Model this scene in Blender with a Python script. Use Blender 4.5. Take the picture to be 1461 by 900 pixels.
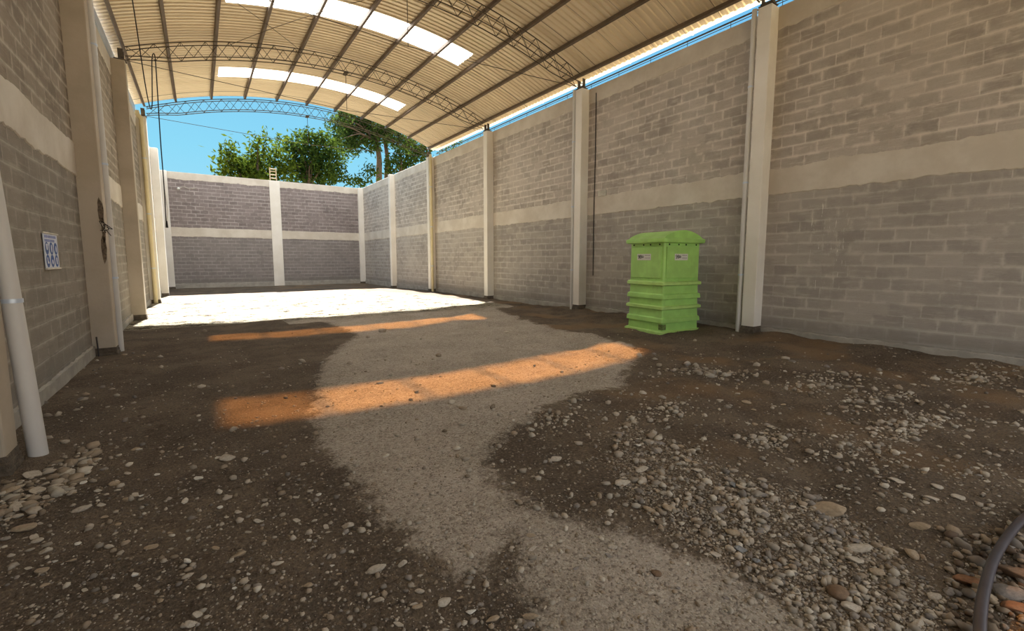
import bpy, bmesh, math, random
import numpy as np
from mathutils import Vector, Matrix, noise

# ------------------------------------------------------------------ scene, camera, light
SC = bpy.context.scene
COL = SC.collection
for o in list(bpy.data.objects):
    bpy.data.objects.remove(o, do_unlink=True)
rnd = random.Random(7)
nrs = np.random.RandomState(11)

FPX, YAW, PITCH, ROLL, CY, CAMZ = 636.17, 0.60944, -0.10319, 0.000586, 435.96, 1.5
FWD = Vector((math.sin(YAW)*math.cos(PITCH), math.cos(YAW)*math.cos(PITCH), math.sin(PITCH)))
R0 = Vector((math.cos(YAW), -math.sin(YAW), 0)); U0 = R0.cross(FWD)
RIGHT = R0*math.cos(ROLL) + U0*math.sin(ROLL)
UP = -R0*math.sin(ROLL) + U0*math.cos(ROLL)
EYE = Vector((0, 0, CAMZ))
cam = bpy.data.cameras.new('camera'); cam_o = bpy.data.objects.new('camera', cam); COL.objects.link(cam_o)
M = Matrix((RIGHT, UP, -FWD)).transposed().to_4x4(); M.translation = EYE
cam_o.matrix_world = M
cam.sensor_width = 36; cam.sensor_fit = 'HORIZONTAL'
cam.lens = FPX/1461*36
cam.shift_y = -(450-CY)/1461
cam.shift_x = 0.0
cam.clip_start = 0.05; cam.clip_end = 500
SC.camera = cam_o

SUN_DIR = Vector((0.10, 0.95, 1.0)).normalized()
sun = bpy.data.lights.new('sun', 'SUN'); sun.energy = 14.5; sun.angle = math.radians(1.2); sun.color = (1.0, .985, .965)
sun_o = bpy.data.objects.new('sun', sun); COL.objects.link(sun_o)
sun_o.rotation_euler = SUN_DIR.to_track_quat('Z', 'Y').to_euler(); sun_o.location = (8, 60, 60)

W = bpy.data.worlds.new('sky'); SC.world = W; W.use_nodes = True
nt = W.node_tree; nt.nodes.clear()
wo = nt.nodes.new('ShaderNodeOutputWorld'); wb = nt.nodes.new('ShaderNodeBackground')
tc = nt.nodes.new('ShaderNodeTexCoord'); sp = nt.nodes.new('ShaderNodeSeparateXYZ'); rp = nt.nodes.new('ShaderNodeValToRGB')
nt.links.new(tc.outputs['Generated'], sp.inputs[0]); nt.links.new(sp.outputs['Z'], rp.inputs[0])
rp.color_ramp.elements[0].position = 0.0; rp.color_ramp.elements[0].color = (.52, 1.0, 1.22, 1)
rp.color_ramp.elements[1].position = 0.55; rp.color_ramp.elements[1].color = (.18, .60, 1.1, 1)
e = rp.color_ramp.elements.new(.2); e.color = (.35, .90, 1.2, 1)
cn = nt.nodes.new('ShaderNodeTexNoise'); cn.inputs['Scale'].default_value = 2.2; cn.inputs['Detail'].default_value = 5; nt.links.new(tc.outputs['Generated'], cn.inputs['Vector'])
mr = nt.nodes.new('ShaderNodeMapRange'); mr.interpolation_type = 'SMOOTHSTEP'; nt.links.new(sp.outputs['Y'], mr.inputs[0])
for i_, v_ in ((1, .30), (2, -.35), (3, 0), (4, 1)): mr.inputs[i_].default_value = v_
cr = nt.nodes.new('ShaderNodeMapRange'); nt.links.new(cn.outputs['Fac'], cr.inputs[0])
for i_, v_ in ((1, .30), (2, .55), (3, .45), (4, 1)): cr.inputs[i_].default_value = v_
mu = nt.nodes.new('ShaderNodeMath'); mu.operation = 'MULTIPLY'; nt.links.new(mr.outputs[0], mu.inputs[0]); nt.links.new(cr.outputs[0], mu.inputs[1])
cm = nt.nodes.new('ShaderNodeMix'); cm.data_type = 'RGBA'; nt.links.new(mu.outputs[0], cm.inputs[0]); nt.links.new(rp.outputs[0], cm.inputs[6]); cm.inputs[7].default_value = (2.5, 2.5, 2.5, 1)  # unseen white cloud bank, added behind the viewer as neutral fill light
nt.links.new(cm.outputs[2], wb.inputs['Color']); wb.inputs['Strength'].default_value = 0.33
nt.links.new(wb.outputs[0], wo.inputs['Surface'])

SC.view_settings.view_transform = 'Standard'
try: SC.view_settings.look = 'None'
except Exception: pass
SC.view_settings.gamma = 1.0; SC.view_settings.use_curve_mapping = False
SC.view_settings.exposure = 1.25
SC.cycles.max_bounces = 10; SC.cycles.diffuse_bounces = 6; SC.cycles.transparent_max_bounces = 12

# ------------------------------------------------------------------ helpers
def ray(px, py):
    return FWD + RIGHT*((px-730.5)/FPX) - UP*((py-CY)/FPX)
def at_axis(px, py, ax, val):
    d = ray(px, py); t = (val-EYE[ax])/d[ax]; return EYE + d*t
def G0(px, py): return at_axis(px, py, 2, 0.0)

def new_mat(name):
    m = bpy.data.materials.new(name); m.use_nodes = True
    return m, m.node_tree, m.node_tree.nodes['Principled BSDF']
class N:
    """tiny node builder"""
    def __init__(s, t): s.t = t
    def n(s, kind, ins=None, **kw):
        nd = s.t.nodes.new(kind)
        for k, v in kw.items(): setattr(nd, k, v)
        if ins:
            for k, v in ins.items():
                if isinstance(v, bpy.types.NodeSocket): s.t.links.new(v, nd.inputs[k])
                else: nd.inputs[k].default_value = v
        return nd
    def math(s, op, a, b=0.0, c=None):
        d = {0: a, 1: b}
        if c is not None: d[2] = c
        return s.n('ShaderNodeMath', d, operation=op).outputs[0]
    def mix(s, f, a, b, blend='MIX'):
        nd = s.t.nodes.new('ShaderNodeMix'); nd.data_type = 'RGBA'; nd.blend_type = blend
        for i, v in ((0, f), (6, a), (7, b)):
            if isinstance(v, bpy.types.NodeSocket): s.t.links.new(v, nd.inputs[i])
            else: nd.inputs[i].default_value = v
        return nd.outputs[2]
    def noise(s, vec, scale, detail=4, rough=.55, dist=0):
        return s.n('ShaderNodeTexNoise', {'Vector': vec, 'Scale': scale, 'Detail': detail, 'Roughness': rough, 'Distortion': dist})
    def step(s, x, a, b):
        return s.n('ShaderNodeMapRange', {0: x, 1: a, 2: b, 3: 0.0, 4: 1.0}, interpolation_type='SMOOTHSTEP').outputs[0]
    def pos(s): return s.n('ShaderNodeNewGeometry').outputs['Position']
def C4(r, g, b): return (r, g, b, 1)
def srgb(r, g, b):
    f = lambda c: (c/255/12.92) if c/255 <= .04045 else ((c/255+.055)/1.055)**2.4
    return (f(r), f(g), f(b), 1)

def plain(name, col, rough=.7, metal=0.0, nscale=6.0, namt=.18, bump=.0, bscale=40, spec=.3):
    m, t, b = new_mat(name); q = N(t)
    p = q.n('ShaderNodeTexCoord').outputs['Object']
    nz = q.noise(p, nscale, 5).outputs['Fac']
    k = q.n('ShaderNodeMapRange', {0: nz, 1: .3, 2: .7, 3: 1-namt, 4: 1+namt}).outputs[0]
    hs = q.n('ShaderNodeHueSaturation', {'Color': col, 'Value': k}).outputs[0]
    t.links.new(hs, b.inputs['Base Color'])
    b.inputs['Roughness'].default_value = rough; b.inputs['Metallic'].default_value = metal
    b.inputs['Specular IOR Level'].default_value = spec
    if bump:
        bn = q.noise(p, bscale, 4).outputs['Fac']
        bp = q.n('ShaderNodeBump', {'Height': bn, 'Strength': bump, 'Distance': .02})
        t.links.new(bp.outputs[0], b.inputs['Normal'])
    return m

class MB:
    """collects shapes and links them as ONE mesh object"""
    def __init__(s): s.v = []; s.f = []
    def add(s, vs, fs):
        o = len(s.v); s.v += [tuple(x) for x in vs]; s.f += [tuple(i+o for i in f) for f in fs]
    def box(s, a, b, M=None):
        x0, y0, z0 = a; x1, y1, z1 = b
        v = [Vector(p) for p in ((x0,y0,z0),(x1,y0,z0),(x1,y1,z0),(x0,y1,z0),(x0,y0,z1),(x1,y0,z1),(x1,y1,z1),(x0,y1,z1))]
        if M: v = [M @ p for p in v]
        s.add(v, [(0,3,2,1),(4,5,6,7),(0,1,5,4),(1,2,6,5),(2,3,7,6),(3,0,4,7)])
    def tube(s, pts, r, seg=6, cap=True):
        pts = [Vector(p) for p in pts]; n = len(pts); rs = r if isinstance(r, (list, tuple)) else [r]*n
        vs = []; up = None
        for i, p in enumerate(pts):
            t = (pts[min(i+1, n-1)] - pts[max(i-1, 0)]).normalized()
            if up is None or abs(up.dot(t)) > .95:
                up = Vector((0, 0, 1)) if abs(t.z) < .9 else Vector((1, 0, 0))
            a = (up - t*up.dot(t)).normalized(); b = t.cross(a); up = a
            for k in range(seg):
                an = 2*math.pi*k/seg; vs.append(p + (a*math.cos(an) + b*math.sin(an))*rs[i])
        fs = [(i*seg+k, i*seg+(k+1) % seg, (i+1)*seg+(k+1) % seg, (i+1)*seg+k) for i in range(n-1) for k in range(seg)]
        if cap: fs += [tuple(range(seg))[::-1], tuple((n-1)*seg+k for k in range(seg))]
        s.add(vs, fs)
    def prism(s, poly, vec, M=None):
        n = len(poly); v = [Vector(p) for p in poly]; w = [p+Vector(vec) for p in v]
        if M: v = [M @ p for p in v]; w = [M @ p for p in w]
        s.add(v+w, [tuple(range(n))[::-1], tuple(range(n, 2*n))] + [(i, (i+1) % n, n+(i+1) % n, n+i) for i in range(n)])
    def build(s, name, mat, parent=None, smooth=False, bevel=0, loc=None):
        me = bpy.data.meshes.new(name); me.from_pydata(s.v, [], s.f); me.update()
        bm = bmesh.new(); bm.from_mesh(me)
        bmesh.ops.recalc_face_normals(bm, faces=bm.faces)
        bm.to_mesh(me); bm.free()
        return link(name, me, mat, parent, smooth, bevel)
def link(name, me, mat, parent=None, smooth=False, bevel=0):
    if mat is not None and len(me.materials) == 0: me.materials.append(mat)
    o = bpy.data.objects.new(name, me); COL.objects.link(o)
    if parent is not None:
        o.parent = parent; o.matrix_parent_inverse = parent.matrix_basis.inverted()
    if smooth:
        me.shade_smooth()
        try: me.set_sharp_from_angle(angle=math.radians(40))
        except Exception: pass
    if bevel:
        b = o.modifiers.new('bevel', 'BEVEL'); b.width = bevel; b.segments = 2; b.limit_method = 'ANGLE'; b.angle_limit = math.radians(35)
    return o
def tag(o, label, cat, group=None, kind=None):
    o['label'] = label; o['category'] = cat
    if group: o['group'] = group
    if kind: o['kind'] = kind
    return o
def thing(name, label, cat, loc=(0, 0, 0), rz=0, group=None):
    o = bpy.data.objects.new(name, None); COL.objects.link(o); o.location = loc; o.rotation_euler = (0, 0, rz)
    o.empty_display_size = .1
    o.matrix_basis  # basis is up to date from loc/rot
    return tag(o, label, cat, group)
def struct(o): o['kind'] = 'structure'; return o
def fast_mesh(name, V, F):
    """V (n,3) float, F (m,k) int -> mesh"""
    me = bpy.data.meshes.new(name); V = np.ascontiguousarray(V, np.float32); F = np.ascontiguousarray(F, np.int32)
    k = F.shape[1]
    me.vertices.add(len(V)); me.vertices.foreach_set('co', V.ravel())
    me.loops.add(F.size); me.loops.foreach_set('vertex_index', F.ravel())
    me.polygons.add(len(F)); me.polygons.foreach_set('loop_start', np.arange(0, F.size, k, dtype=np.int32))
    me.update(calc_edges=True); me.validate(); return me

# ------------------------------------------------------------------ measures of the place
XR, XL = 8.85, -1.165          # hall faces of the columns
WR, WL = 9.13, -1.44           # faces of the block walls
YB = 30.5                      # face of the back wall
H = 6.18
COLY = [4.39, 9.34, 14.29, 19.36, 24.46]
CW = .25
ROOF0, ROOF1 = -3.0, 19.5
CX = (XR+XL)/2
def arc(x, zc, ze, s=5.0):
    R = (s*s+(zc-ze)**2)/(2*(zc-ze)); d = min(abs(x-CX), R*.99)
    return zc - R + math.sqrt(R*R - d*d)
def zroof(x): return arc(x, 7.60, 6.66)

# ------------------------------------------------------------------ materials of the shell
def wall_mat(name, axis, tone, drips=False):
    """hollow block masonry: axis 0 runs along x, 1 along y"""
    m, t, b = new_mat(name); q = N(t)
    P = q.n('ShaderNodeSeparateXYZ', {0: q.pos()})
    uv = q.n('ShaderNodeCombineXYZ', {0: P.outputs[axis], 1: P.outputs[2], 2: 0.0}).outputs[0]
    wob = q.noise(uv, 3.0, 2).outputs['Color']
    uvw = q.n('ShaderNodeVectorMath', {0: uv, 1: q.n('ShaderNodeVectorMath', {0: q.n('ShaderNodeVectorMath', {0: wob, 1: (.5, .5, .5)}, operation='SUBTRACT').outputs[0], 'Scale': .022}, operation='SCALE').outputs[0]}, operation='ADD').outputs[0]
    def brick(ms, sm):
        return q.n('ShaderNodeTexBrick', {'Vector': uvw, 'Color1': C4(0, 0, 0), 'Color2': C4(1, 1, 1), 'Mortar': C4(.5, .5, .5), 'Scale': 1.0, 'Mortar Size': ms, 'Mortar Smooth': sm, 'Bias': 0.0, 'Brick Width': .40, 'Row Height': .2}, offset=.5, squash=1.0)
    b1 = brick(.010, .25); b2 = brick(.05, .9)
    bed = q.n('ShaderNodeTexBrick', {'Vector': uvw, 'Scale': 1.0, 'Mortar Size': .04, 'Mortar Smooth': 1.0, 'Brick Width': 80.0, 'Row Height': .2}, offset=.5).outputs['Fac']
    per = b1.outputs['Color']                      # random grey of each block
    big = q.noise(uv, .55, 5, .6).outputs['Fac']
    mid = q.noise(uv, 4.0, 6, .65).outputs['Fac']
    fine = q.noise(uv, 38.0, 4, .7).outputs['Fac']
    stretch = q.n('ShaderNodeVectorMath', {0: uv, 1: (5.0, .8, 1.0)}, operation='MULTIPLY').outputs[0]
    drip = q.noise(stretch, 2.2, 5, .65).outputs['Fac']
    dark, lite, mort, wash = tone
    gate = q.noise(uv, .9, 4, .6).outputs['Fac']
    base = q.mix(q.math('MULTIPLY_ADD', q.n('ShaderNodeSeparateColor', {0: per}).outputs[0], .6, .25), dark, lite)
    base = q.mix(q.step(mid, .40, .68), base, q.mix(.5, base, lite))
    base = q.mix(q.step(fine, .52, .75), base, q.mix(.45, base, dark))
    # mortar joints, worn thin in places
    jm = q.math('MULTIPLY', b1.outputs['Fac'], q.n('ShaderNodeMapRange', {0: q.math('ADD', q.math('MULTIPLY', mid, .5), q.math('MULTIPLY', gate, .5)), 1: .40, 2: .58, 3: .05, 4: .85}).outputs[0])
    col = q.mix(jm, base, mort)
    # mortar smeared over the block faces
    sm = q.math('MULTIPLY', b2.outputs['Fac'], q.step(mid, .44, .62))
    sm = q.math('MULTIPLY', sm, .75)
    col = q.mix(sm, col, wash)
    hs = q.noise(q.n('ShaderNodeVectorMath', {0: uv, 1: (1.1, 7.0, 1.0)}, operation='MULTIPLY').outputs[0], 1.6, 6, .7).outputs['Fac']
    col = q.mix(q.math('MULTIPLY', q.math('MULTIPLY', bed, q.step(q.math('ADD', q.math('MULTIPLY', hs, .6), q.math('MULTIPLY', gate, .4)), .42, .60)), .6), col, mort)
    col = q.mix(q.math('MULTIPLY', q.step(hs, .52, .70), .55), col, wash)
    col = q.mix(q.math('MULTIPLY', q.step(hs, .44, .28), .5), col, dark)
    wz = q.math('MULTIPLY', q.step(big, .46, .70), .45)
    col = q.mix(wz, col, q.mix(q.step(mid, .35, .7), wash, lite))
    dz = q.math('MULTIPLY', q.step(drip, .58, .76), .4)
    col = q.mix(dz, col, wash)
    dk = q.math('MULTIPLY', q.step(big, .46, .30), .5)
    col = q.mix(dk, col, dark)
    col = q.mix(q.math('MULTIPLY', q.step(P.outputs[2], 3.0, 2.6), .35), col, srgb(140, 138, 134))
    # damp, dirty foot of the wall
    ft = q.math('MULTIPLY', q.step(q.math('ADD', P.outputs[2], q.math('MULTIPLY', mid, -.5)), .25, -.05), .6)
    col = q.mix(ft, col, srgb(128, 123, 116))
    if drips:   # lime run down the blocks right of the nearest column
        box = q.math('MULTIPLY', q.math('MULTIPLY', q.step(P.outputs[1], 2.95, 3.15), q.step(P.outputs[1], 3.75, 3.5)), q.math('MULTIPLY', q.step(P.outputs[2], .85, 1.1), q.step(P.outputs[2], 2.65, 2.4)))
        ln = q.noise(q.n('ShaderNodeVectorMath', {0: uv, 1: (26.0, 2.6, 1.0)}, operation='MULTIPLY').outputs[0], 1.0, 4, .7).outputs['Fac']
        col = q.mix(q.math('MULTIPLY', box, q.math('MULTIPLY', q.step(ln, .60, .66), .85)), col, srgb(226, 222, 212))
    t.links.new(col, b.inputs['Base Color']); b.inputs['Roughness'].default_value = .92; b.inputs['Specular IOR Level'].default_value = .15
    hgt = q.math('ADD', q.math('MULTIPLY', b1.outputs['Fac'], -.6), q.math('ADD', q.math('MULTIPLY', fine, .5), q.math('MULTIPLY', mid, .8)))
    bp = q.n('ShaderNodeBump', {'Height': hgt, 'Strength': .55, 'Distance': .015}); t.links.new(bp.outputs[0], b.inputs['Normal'])
    return m
TONE = (srgb(140, 131, 122), srgb(190, 180, 168), srgb(218, 210, 199), srgb(212, 203, 191))
MAT_WS = wall_mat('block_wall_right', 1, TONE, True)
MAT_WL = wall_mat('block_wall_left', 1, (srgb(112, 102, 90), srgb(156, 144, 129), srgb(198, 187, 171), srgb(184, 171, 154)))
MAT_WB = wall_mat('block_wall_back', 0, (srgb(106, 97, 95), srgb(142, 131, 127), srgb(198, 190, 186), srgb(158, 148, 145)))
def plaster(name, col, col2, scale=1.3):
    m, t, b = new_mat(name); q = N(t); p = q.pos()
    a = q.noise(p, scale, 6, .62).outputs['Fac']; f = q.noise(p, 30, 3).outputs['Fac']
    c = q.mix(q.step(a, .35, .68), col, col2); c = q.mix(q.math('MULTIPLY', q.step(f, .55, .8), .25), c, col)
    t.links.new(c, b.inputs['Base Color']); b.inputs['Roughness'].default_value = .9; b.inputs['Specular IOR Level'].default_value = .15
    bp = q.n('ShaderNodeBump', {'Height': q.math('ADD', a, q.math('MULTIPLY', f, .4)), 'Strength': .3, 'Distance': .01}); t.links.new(bp.outputs[0], b.inputs['Normal'])
    return m
MAT_BEAM = plaster('beam_plaster', srgb(196, 186, 171), srgb(212, 204, 191))
MAT_COL = plaster('column_plaster', srgb(224, 218, 207), srgb(234, 229, 220), .9)
MAT_FOOT = plain('rough_footing', srgb(98, 88, 76), .95, nscale=14, namt=.35, bump=.8)
MAT_PLINTH = plaster('plinth_plaster', srgb(150, 145, 136), srgb(172, 166, 156), 3.0)

# ------------------------------------------------------------------ ground
def smooth(a, b, x):
    t = max(0.0, min(1.0, (x-a)/(b-a))); return t*t*(3-2*t)
# edge of the dry grey track, measured on the ground
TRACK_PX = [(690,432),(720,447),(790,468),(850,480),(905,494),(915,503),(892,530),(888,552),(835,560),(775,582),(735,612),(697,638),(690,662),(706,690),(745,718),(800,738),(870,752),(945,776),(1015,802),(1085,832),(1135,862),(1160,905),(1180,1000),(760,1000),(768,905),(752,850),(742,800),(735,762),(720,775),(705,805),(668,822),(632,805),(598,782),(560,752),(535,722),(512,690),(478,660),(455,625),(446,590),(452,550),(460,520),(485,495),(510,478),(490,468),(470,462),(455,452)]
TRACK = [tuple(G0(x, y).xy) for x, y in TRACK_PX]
def poly_sd(X, Y, poly):
    """signed distance, positive inside"""
    P = np.array(poly); n = len(P); d2 = np.full(X.shape, 1e9); ins = np.zeros(X.shape, bool)
    for i in range(n):
        ax, ay = P[i]; bx, by = P[(i+1) % n]; ex, ey = bx-ax, by-ay
        t = np.clip(((X-ax)*ex+(Y-ay)*ey)/(ex*ex+ey*ey+1e-12), 0, 1)
        d2 = np.minimum(d2, (X-ax-t*ex)**2+(Y-ay-t*ey)**2)
        c = ((ay > Y) != (by > Y)) & (X < (bx-ax)*(Y-ay)/(by-ay+1e-12)+ax); ins ^= c
    return np.where(ins, 1, -1)*np.sqrt(d2)
BAND_PX = [(862,622),(900,600),(985,640),(1070,680),(1165,705),(1235,742),(1290,800),(1345,850),(1365,905),(1150,905),(1085,832),(1015,795),(940,755),(885,705)]
BAND = [tuple(G0(x, y).xy) for x, y in BAND_PX]
def gz(x, y):
    w = smooth(3.0, 5.0, x)*(1-smooth(10.5, 13.5, y))
    z = -.10*smooth(19, 25, y)
    z += .016*noise.noise((x*1.1, y*1.1, 3.1)) + .009*noise.noise((x*3.3, y*3.3, 1.7))
    z += (.012 + .05*w)*noise.noise((x*.9+5, y*1.6, 9.2)) + (.004+.028*w)*noise.noise((x*2.6, y*3.1, 4.4))
    z += (.003+.014*w)*noise.noise((x*7, y*7, 2.2)) + .004*noise.noise((x*13, y*13, 6.2))
    z += .07*smooth(7.3, 9.0, x)*(1-smooth(9.5, 12.5, y))
    z += .03*(1-smooth(-1.4, -.7, x))*(1-smooth(4.9, 5.6, y))
    # wheel rut beside the gravel band on the right
    z -= .035*math.exp(-((x-(3.2+(y-1.0)*1.05))/.22)**2)*smooth(.2, 1.0, y)*(1-smooth(3.2, 4.2, y))
    return z
gx = np.concatenate([np.arange(WL-.06, WR+.08, .055)]); gy = np.concatenate([np.arange(-3.0, 10, .055), np.arange(10, 20, .1), np.arange(20, YB+.15, .2)])
nx, ny = len(gx), len(gy)
GX, GY = np.meshgrid(gx, gy)
GZ = np.array([gz(a, b) for a, b in zip(GX.ravel(), GY.ravel())]).reshape(GX.shape)
idx = np.arange(nx*ny).reshape(ny, nx)
F = np.stack([idx[:-1, :-1], idx[:-1, 1:], idx[1:, 1:], idx[1:, :-1]], -1).reshape(-1, 4)
me = fast_mesh('floor', np.stack([GX, GY, GZ], -1).reshape(-1, 3), F)
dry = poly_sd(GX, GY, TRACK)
# sunlit ground past the roof's shadow is dry; wall shade painted as dark soil
dry_lit = np.maximum(dry, np.where(GX < 8.25-np.maximum(0, GY-14)*.17, np.minimum(GY-np.where(GX < 1.6, 12.3, 11.4), 24.2-GY), -1.0))
a = me.attributes.new('dry_or_sunlit', 'FLOAT', 'POINT'); a.data.foreach_set('value', dry_lit.ravel().astype(np.float32))
bd = poly_sd(GX, GY, BAND)
a = me.attributes.new('gravel', 'FLOAT', 'POINT'); a.data.foreach_set('value', bd.ravel().astype(np.float32))

def ground_mat():
    m, t, b = new_mat('dirt_and_gravel'); q = N(t); p = q.pos()
    dr = q.n('ShaderNodeAttribute', attribute_name='dry_or_sunlit').outputs['Fac']
    gv = q.n('ShaderNodeAttribute', attribute_name='gravel').outputs['Fac']
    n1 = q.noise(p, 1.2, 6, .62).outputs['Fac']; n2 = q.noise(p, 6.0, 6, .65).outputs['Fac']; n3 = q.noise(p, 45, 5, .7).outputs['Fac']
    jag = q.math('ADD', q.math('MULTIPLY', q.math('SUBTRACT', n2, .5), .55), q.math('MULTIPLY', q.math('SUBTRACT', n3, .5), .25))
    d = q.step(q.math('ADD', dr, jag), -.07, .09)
    # damp soil, also used to paint the shade strips by the walls
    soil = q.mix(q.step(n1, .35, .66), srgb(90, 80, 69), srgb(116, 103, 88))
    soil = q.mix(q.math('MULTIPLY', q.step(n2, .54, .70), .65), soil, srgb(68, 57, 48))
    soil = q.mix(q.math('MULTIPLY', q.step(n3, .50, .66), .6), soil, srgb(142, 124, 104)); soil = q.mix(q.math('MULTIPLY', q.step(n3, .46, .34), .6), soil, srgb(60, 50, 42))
    tan = q.noise(p, .75, 3, .5, .4).outputs['Fac']
    P = q.n('ShaderNodeSeparateXYZ', {0: p})
    soil = q.mix(q.math('MULTIPLY', q.math('MULTIPLY', q.step(tan, .5, .66), q.step(P.outputs[0], 2.6, 4.2)), .6), soil, srgb(136, 110, 82))
    # grey track: fine crushed gravel
    v1 = q.n('ShaderNodeTexVoronoi', {'Vector': p, 'Scale': 85.0}); v2 = q.n('ShaderNodeTexVoronoi', {'Vector': p, 'Scale': 38.0})
    n16 = q.noise(p, 16, 6, .75).outputs['Fac']; nst = q.noise(p, 1.7, 8, .78).outputs['Fac']
    g1 = q.n('ShaderNodeSeparateColor', {0: v1.outputs['Color']}).outputs[0]; g2 = q.n('ShaderNodeSeparateColor', {0: v2.outputs['Color']}).outputs[1]
    trk = q.mix(q.step(n1, .34, .68), srgb(158, 147, 133), srgb(180, 168, 154))
    trk = q.mix(q.math('MULTIPLY', q.step(g1, .55, 1.0), .55), trk, srgb(204, 194, 178))
    trk = q.mix(q.math('MULTIPLY', q.step(g1, .35, 0.0), .6), trk, srgb(98, 87, 76))
    trk = q.mix(q.math('MULTIPLY', q.step(g2, .78, .98), .5), trk, srgb(196, 188, 174))
    trk = q.mix(q.math('MULTIPLY', q.step(n2, .54, .74), .35), trk, srgb(112, 98, 82))
    # pale grit sprinkled on the soil, thick inside the gravel bands
    amt = q.math('ADD', q.math('MULTIPLY', q.step(q.math('ADD', gv, jag), -.12, .15), .38), q.math('MULTIPLY', q.step(n2, .45, .75), .12))
    gr = q.step(q.math('ADD', g1, amt), 1.02, 1.08)
    near = q.step(v1.outputs['Distance'], .55, .35)
    soil = q.mix(q.math('MULTIPLY', gr, near), soil, srgb(158, 148, 132))
    gr2 = q.step(q.math('ADD', g2, amt), 1.03, 1.08)
    soil = q.mix(q.math('MULTIPLY', gr2, q.step(v2.outputs['Distance'], .5, .35)), soil, srgb(150, 138, 122))
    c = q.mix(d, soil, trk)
    # pale gravel tone painted over the sunlit ground, from the roof's shadow line
    sunlit_zone = q.step(q.math('ADD', P.outputs[1], jag), 11.3, 12.6)
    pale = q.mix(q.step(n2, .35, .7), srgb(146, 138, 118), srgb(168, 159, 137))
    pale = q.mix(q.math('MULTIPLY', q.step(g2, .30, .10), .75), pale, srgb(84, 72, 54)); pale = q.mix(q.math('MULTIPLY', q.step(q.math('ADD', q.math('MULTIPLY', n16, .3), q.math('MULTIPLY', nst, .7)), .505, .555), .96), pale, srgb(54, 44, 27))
    c = q.mix(q.math('MULTIPLY', sunlit_zone, d), c, pale)
    t.links.new(c, b.inputs['Base Color'])
    b.inputs['Roughness'].default_value = .95; b.inputs['Specular IOR Level'].default_value = .12
    hgt = q.math('ADD', q.math('MULTIPLY', n3, 1.2), q.math('ADD', q.math('MULTIPLY', n2, 1.5), q.math('MULTIPLY', v1.outputs['Distance'], -.5)))
    bp = q.n('ShaderNodeBump', {'Height': hgt, 'Strength': .8, 'Distance': .018}); t.links.new(bp.outputs[0], b.inputs['Normal'])
    return m
MAT_GROUND = ground_mat()
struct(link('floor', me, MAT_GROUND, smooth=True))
m_out = plain('outer_earth', srgb(184, 164, 128), .95, nscale=.4, namt=.2)
mb = MB(); mb.box((-80, -60, -.9), (100, 120, -.5)); struct(mb.build('ground', m_out))

# ------------------------------------------------------------------ walls
def edge_strip(axis, face, sgn, a0, a1, z0, z1, proud, jit0, jit1, seed, step=.04):
    """a band of plaster with ragged upper and lower edges, standing proud of the wall face"""
    mb = MB(); n = int((a1-a0)/step); V = []; F = []
    for i in range(n+1):
        a = a0+(a1-a0)*i/n
        j0 = jit0*(noise.noise((a*1.3, seed, 0))*.9+noise.noise((a*6, seed, 5))*.6+noise.noise((a*19, seed, 2))*.35); j1 = jit1*(noise.noise((a*1.1, seed, 9))*.9+noise.noise((a*7, seed, 3))*.6+noise.noise((a*21, seed, 4))*.35)
        for z, d in ((z0+j0-.012, .0), (z0+j0, proud), (z1+j1, proud), (z1+j1+.012, .0)):
            q = face - sgn*d
            V.append((q, a, z) if axis == 1 else (a, q, z))
    for i in range(n):
        for k in range(3):
            F.append((i*4+k, (i+1)*4+k, (i+1)*4+k+1, i*4+k+1))
    mb.add(V, F); return mb
wr = MB(); wr.box((WR, ROOF0, -.6), (WR+.15, YB+.15, H)); WALL_R = struct(wr.build('wall_right', MAT_WS))
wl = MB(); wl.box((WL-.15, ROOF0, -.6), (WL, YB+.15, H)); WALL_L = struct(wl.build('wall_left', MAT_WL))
wb_ = MB(); wb_.box((WL, YB, -.6), (WR, YB+.15, 6.17)); WALL_B = struct(wb_.build('wall_back', MAT_WB))
wf = MB()   # unseen front wall, added with a wide gateway to limit the sky light
wf.box((WL, ROOF0-.15, -.6), (-.6, ROOF0, 7.6)); wf.box((8.3, ROOF0-.15, -.6), (WR, ROOF0, 7.6)); wf.box((-.6, ROOF0-.15, 5.4), (8.3, ROOF0, 7.6))
struct(wf.build('wall_front_added', MAT_WB))
for wall, axis, face, sgn, a0, a1, sd in ((WALL_R, 1, WR, 1, ROOF0, YB, 1.0), (WALL_L, 1, WL, -1, ROOF0, YB, 7.0), (WALL_B, 0, YB, 1, WL, WR, 13.0)):
    j = .05 if axis == 1 else .03
    edge_strip(axis, face, sgn, a0, a1, 2.75, 3.22, .012, j, j*.9, sd).build('belt_beam', MAT_BEAM, wall)
    edge_strip(axis, face, sgn, a0, a1, 5.80, H-.015, .012, .06, .0, sd+2).build('cap_beam', MAT_BEAM, wall)
    edge_strip(axis, face, sgn, a0, a1, -.4, .15, .03, 0, .03, sd+4).build('plinth', MAT_PLINTH, wall)

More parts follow.
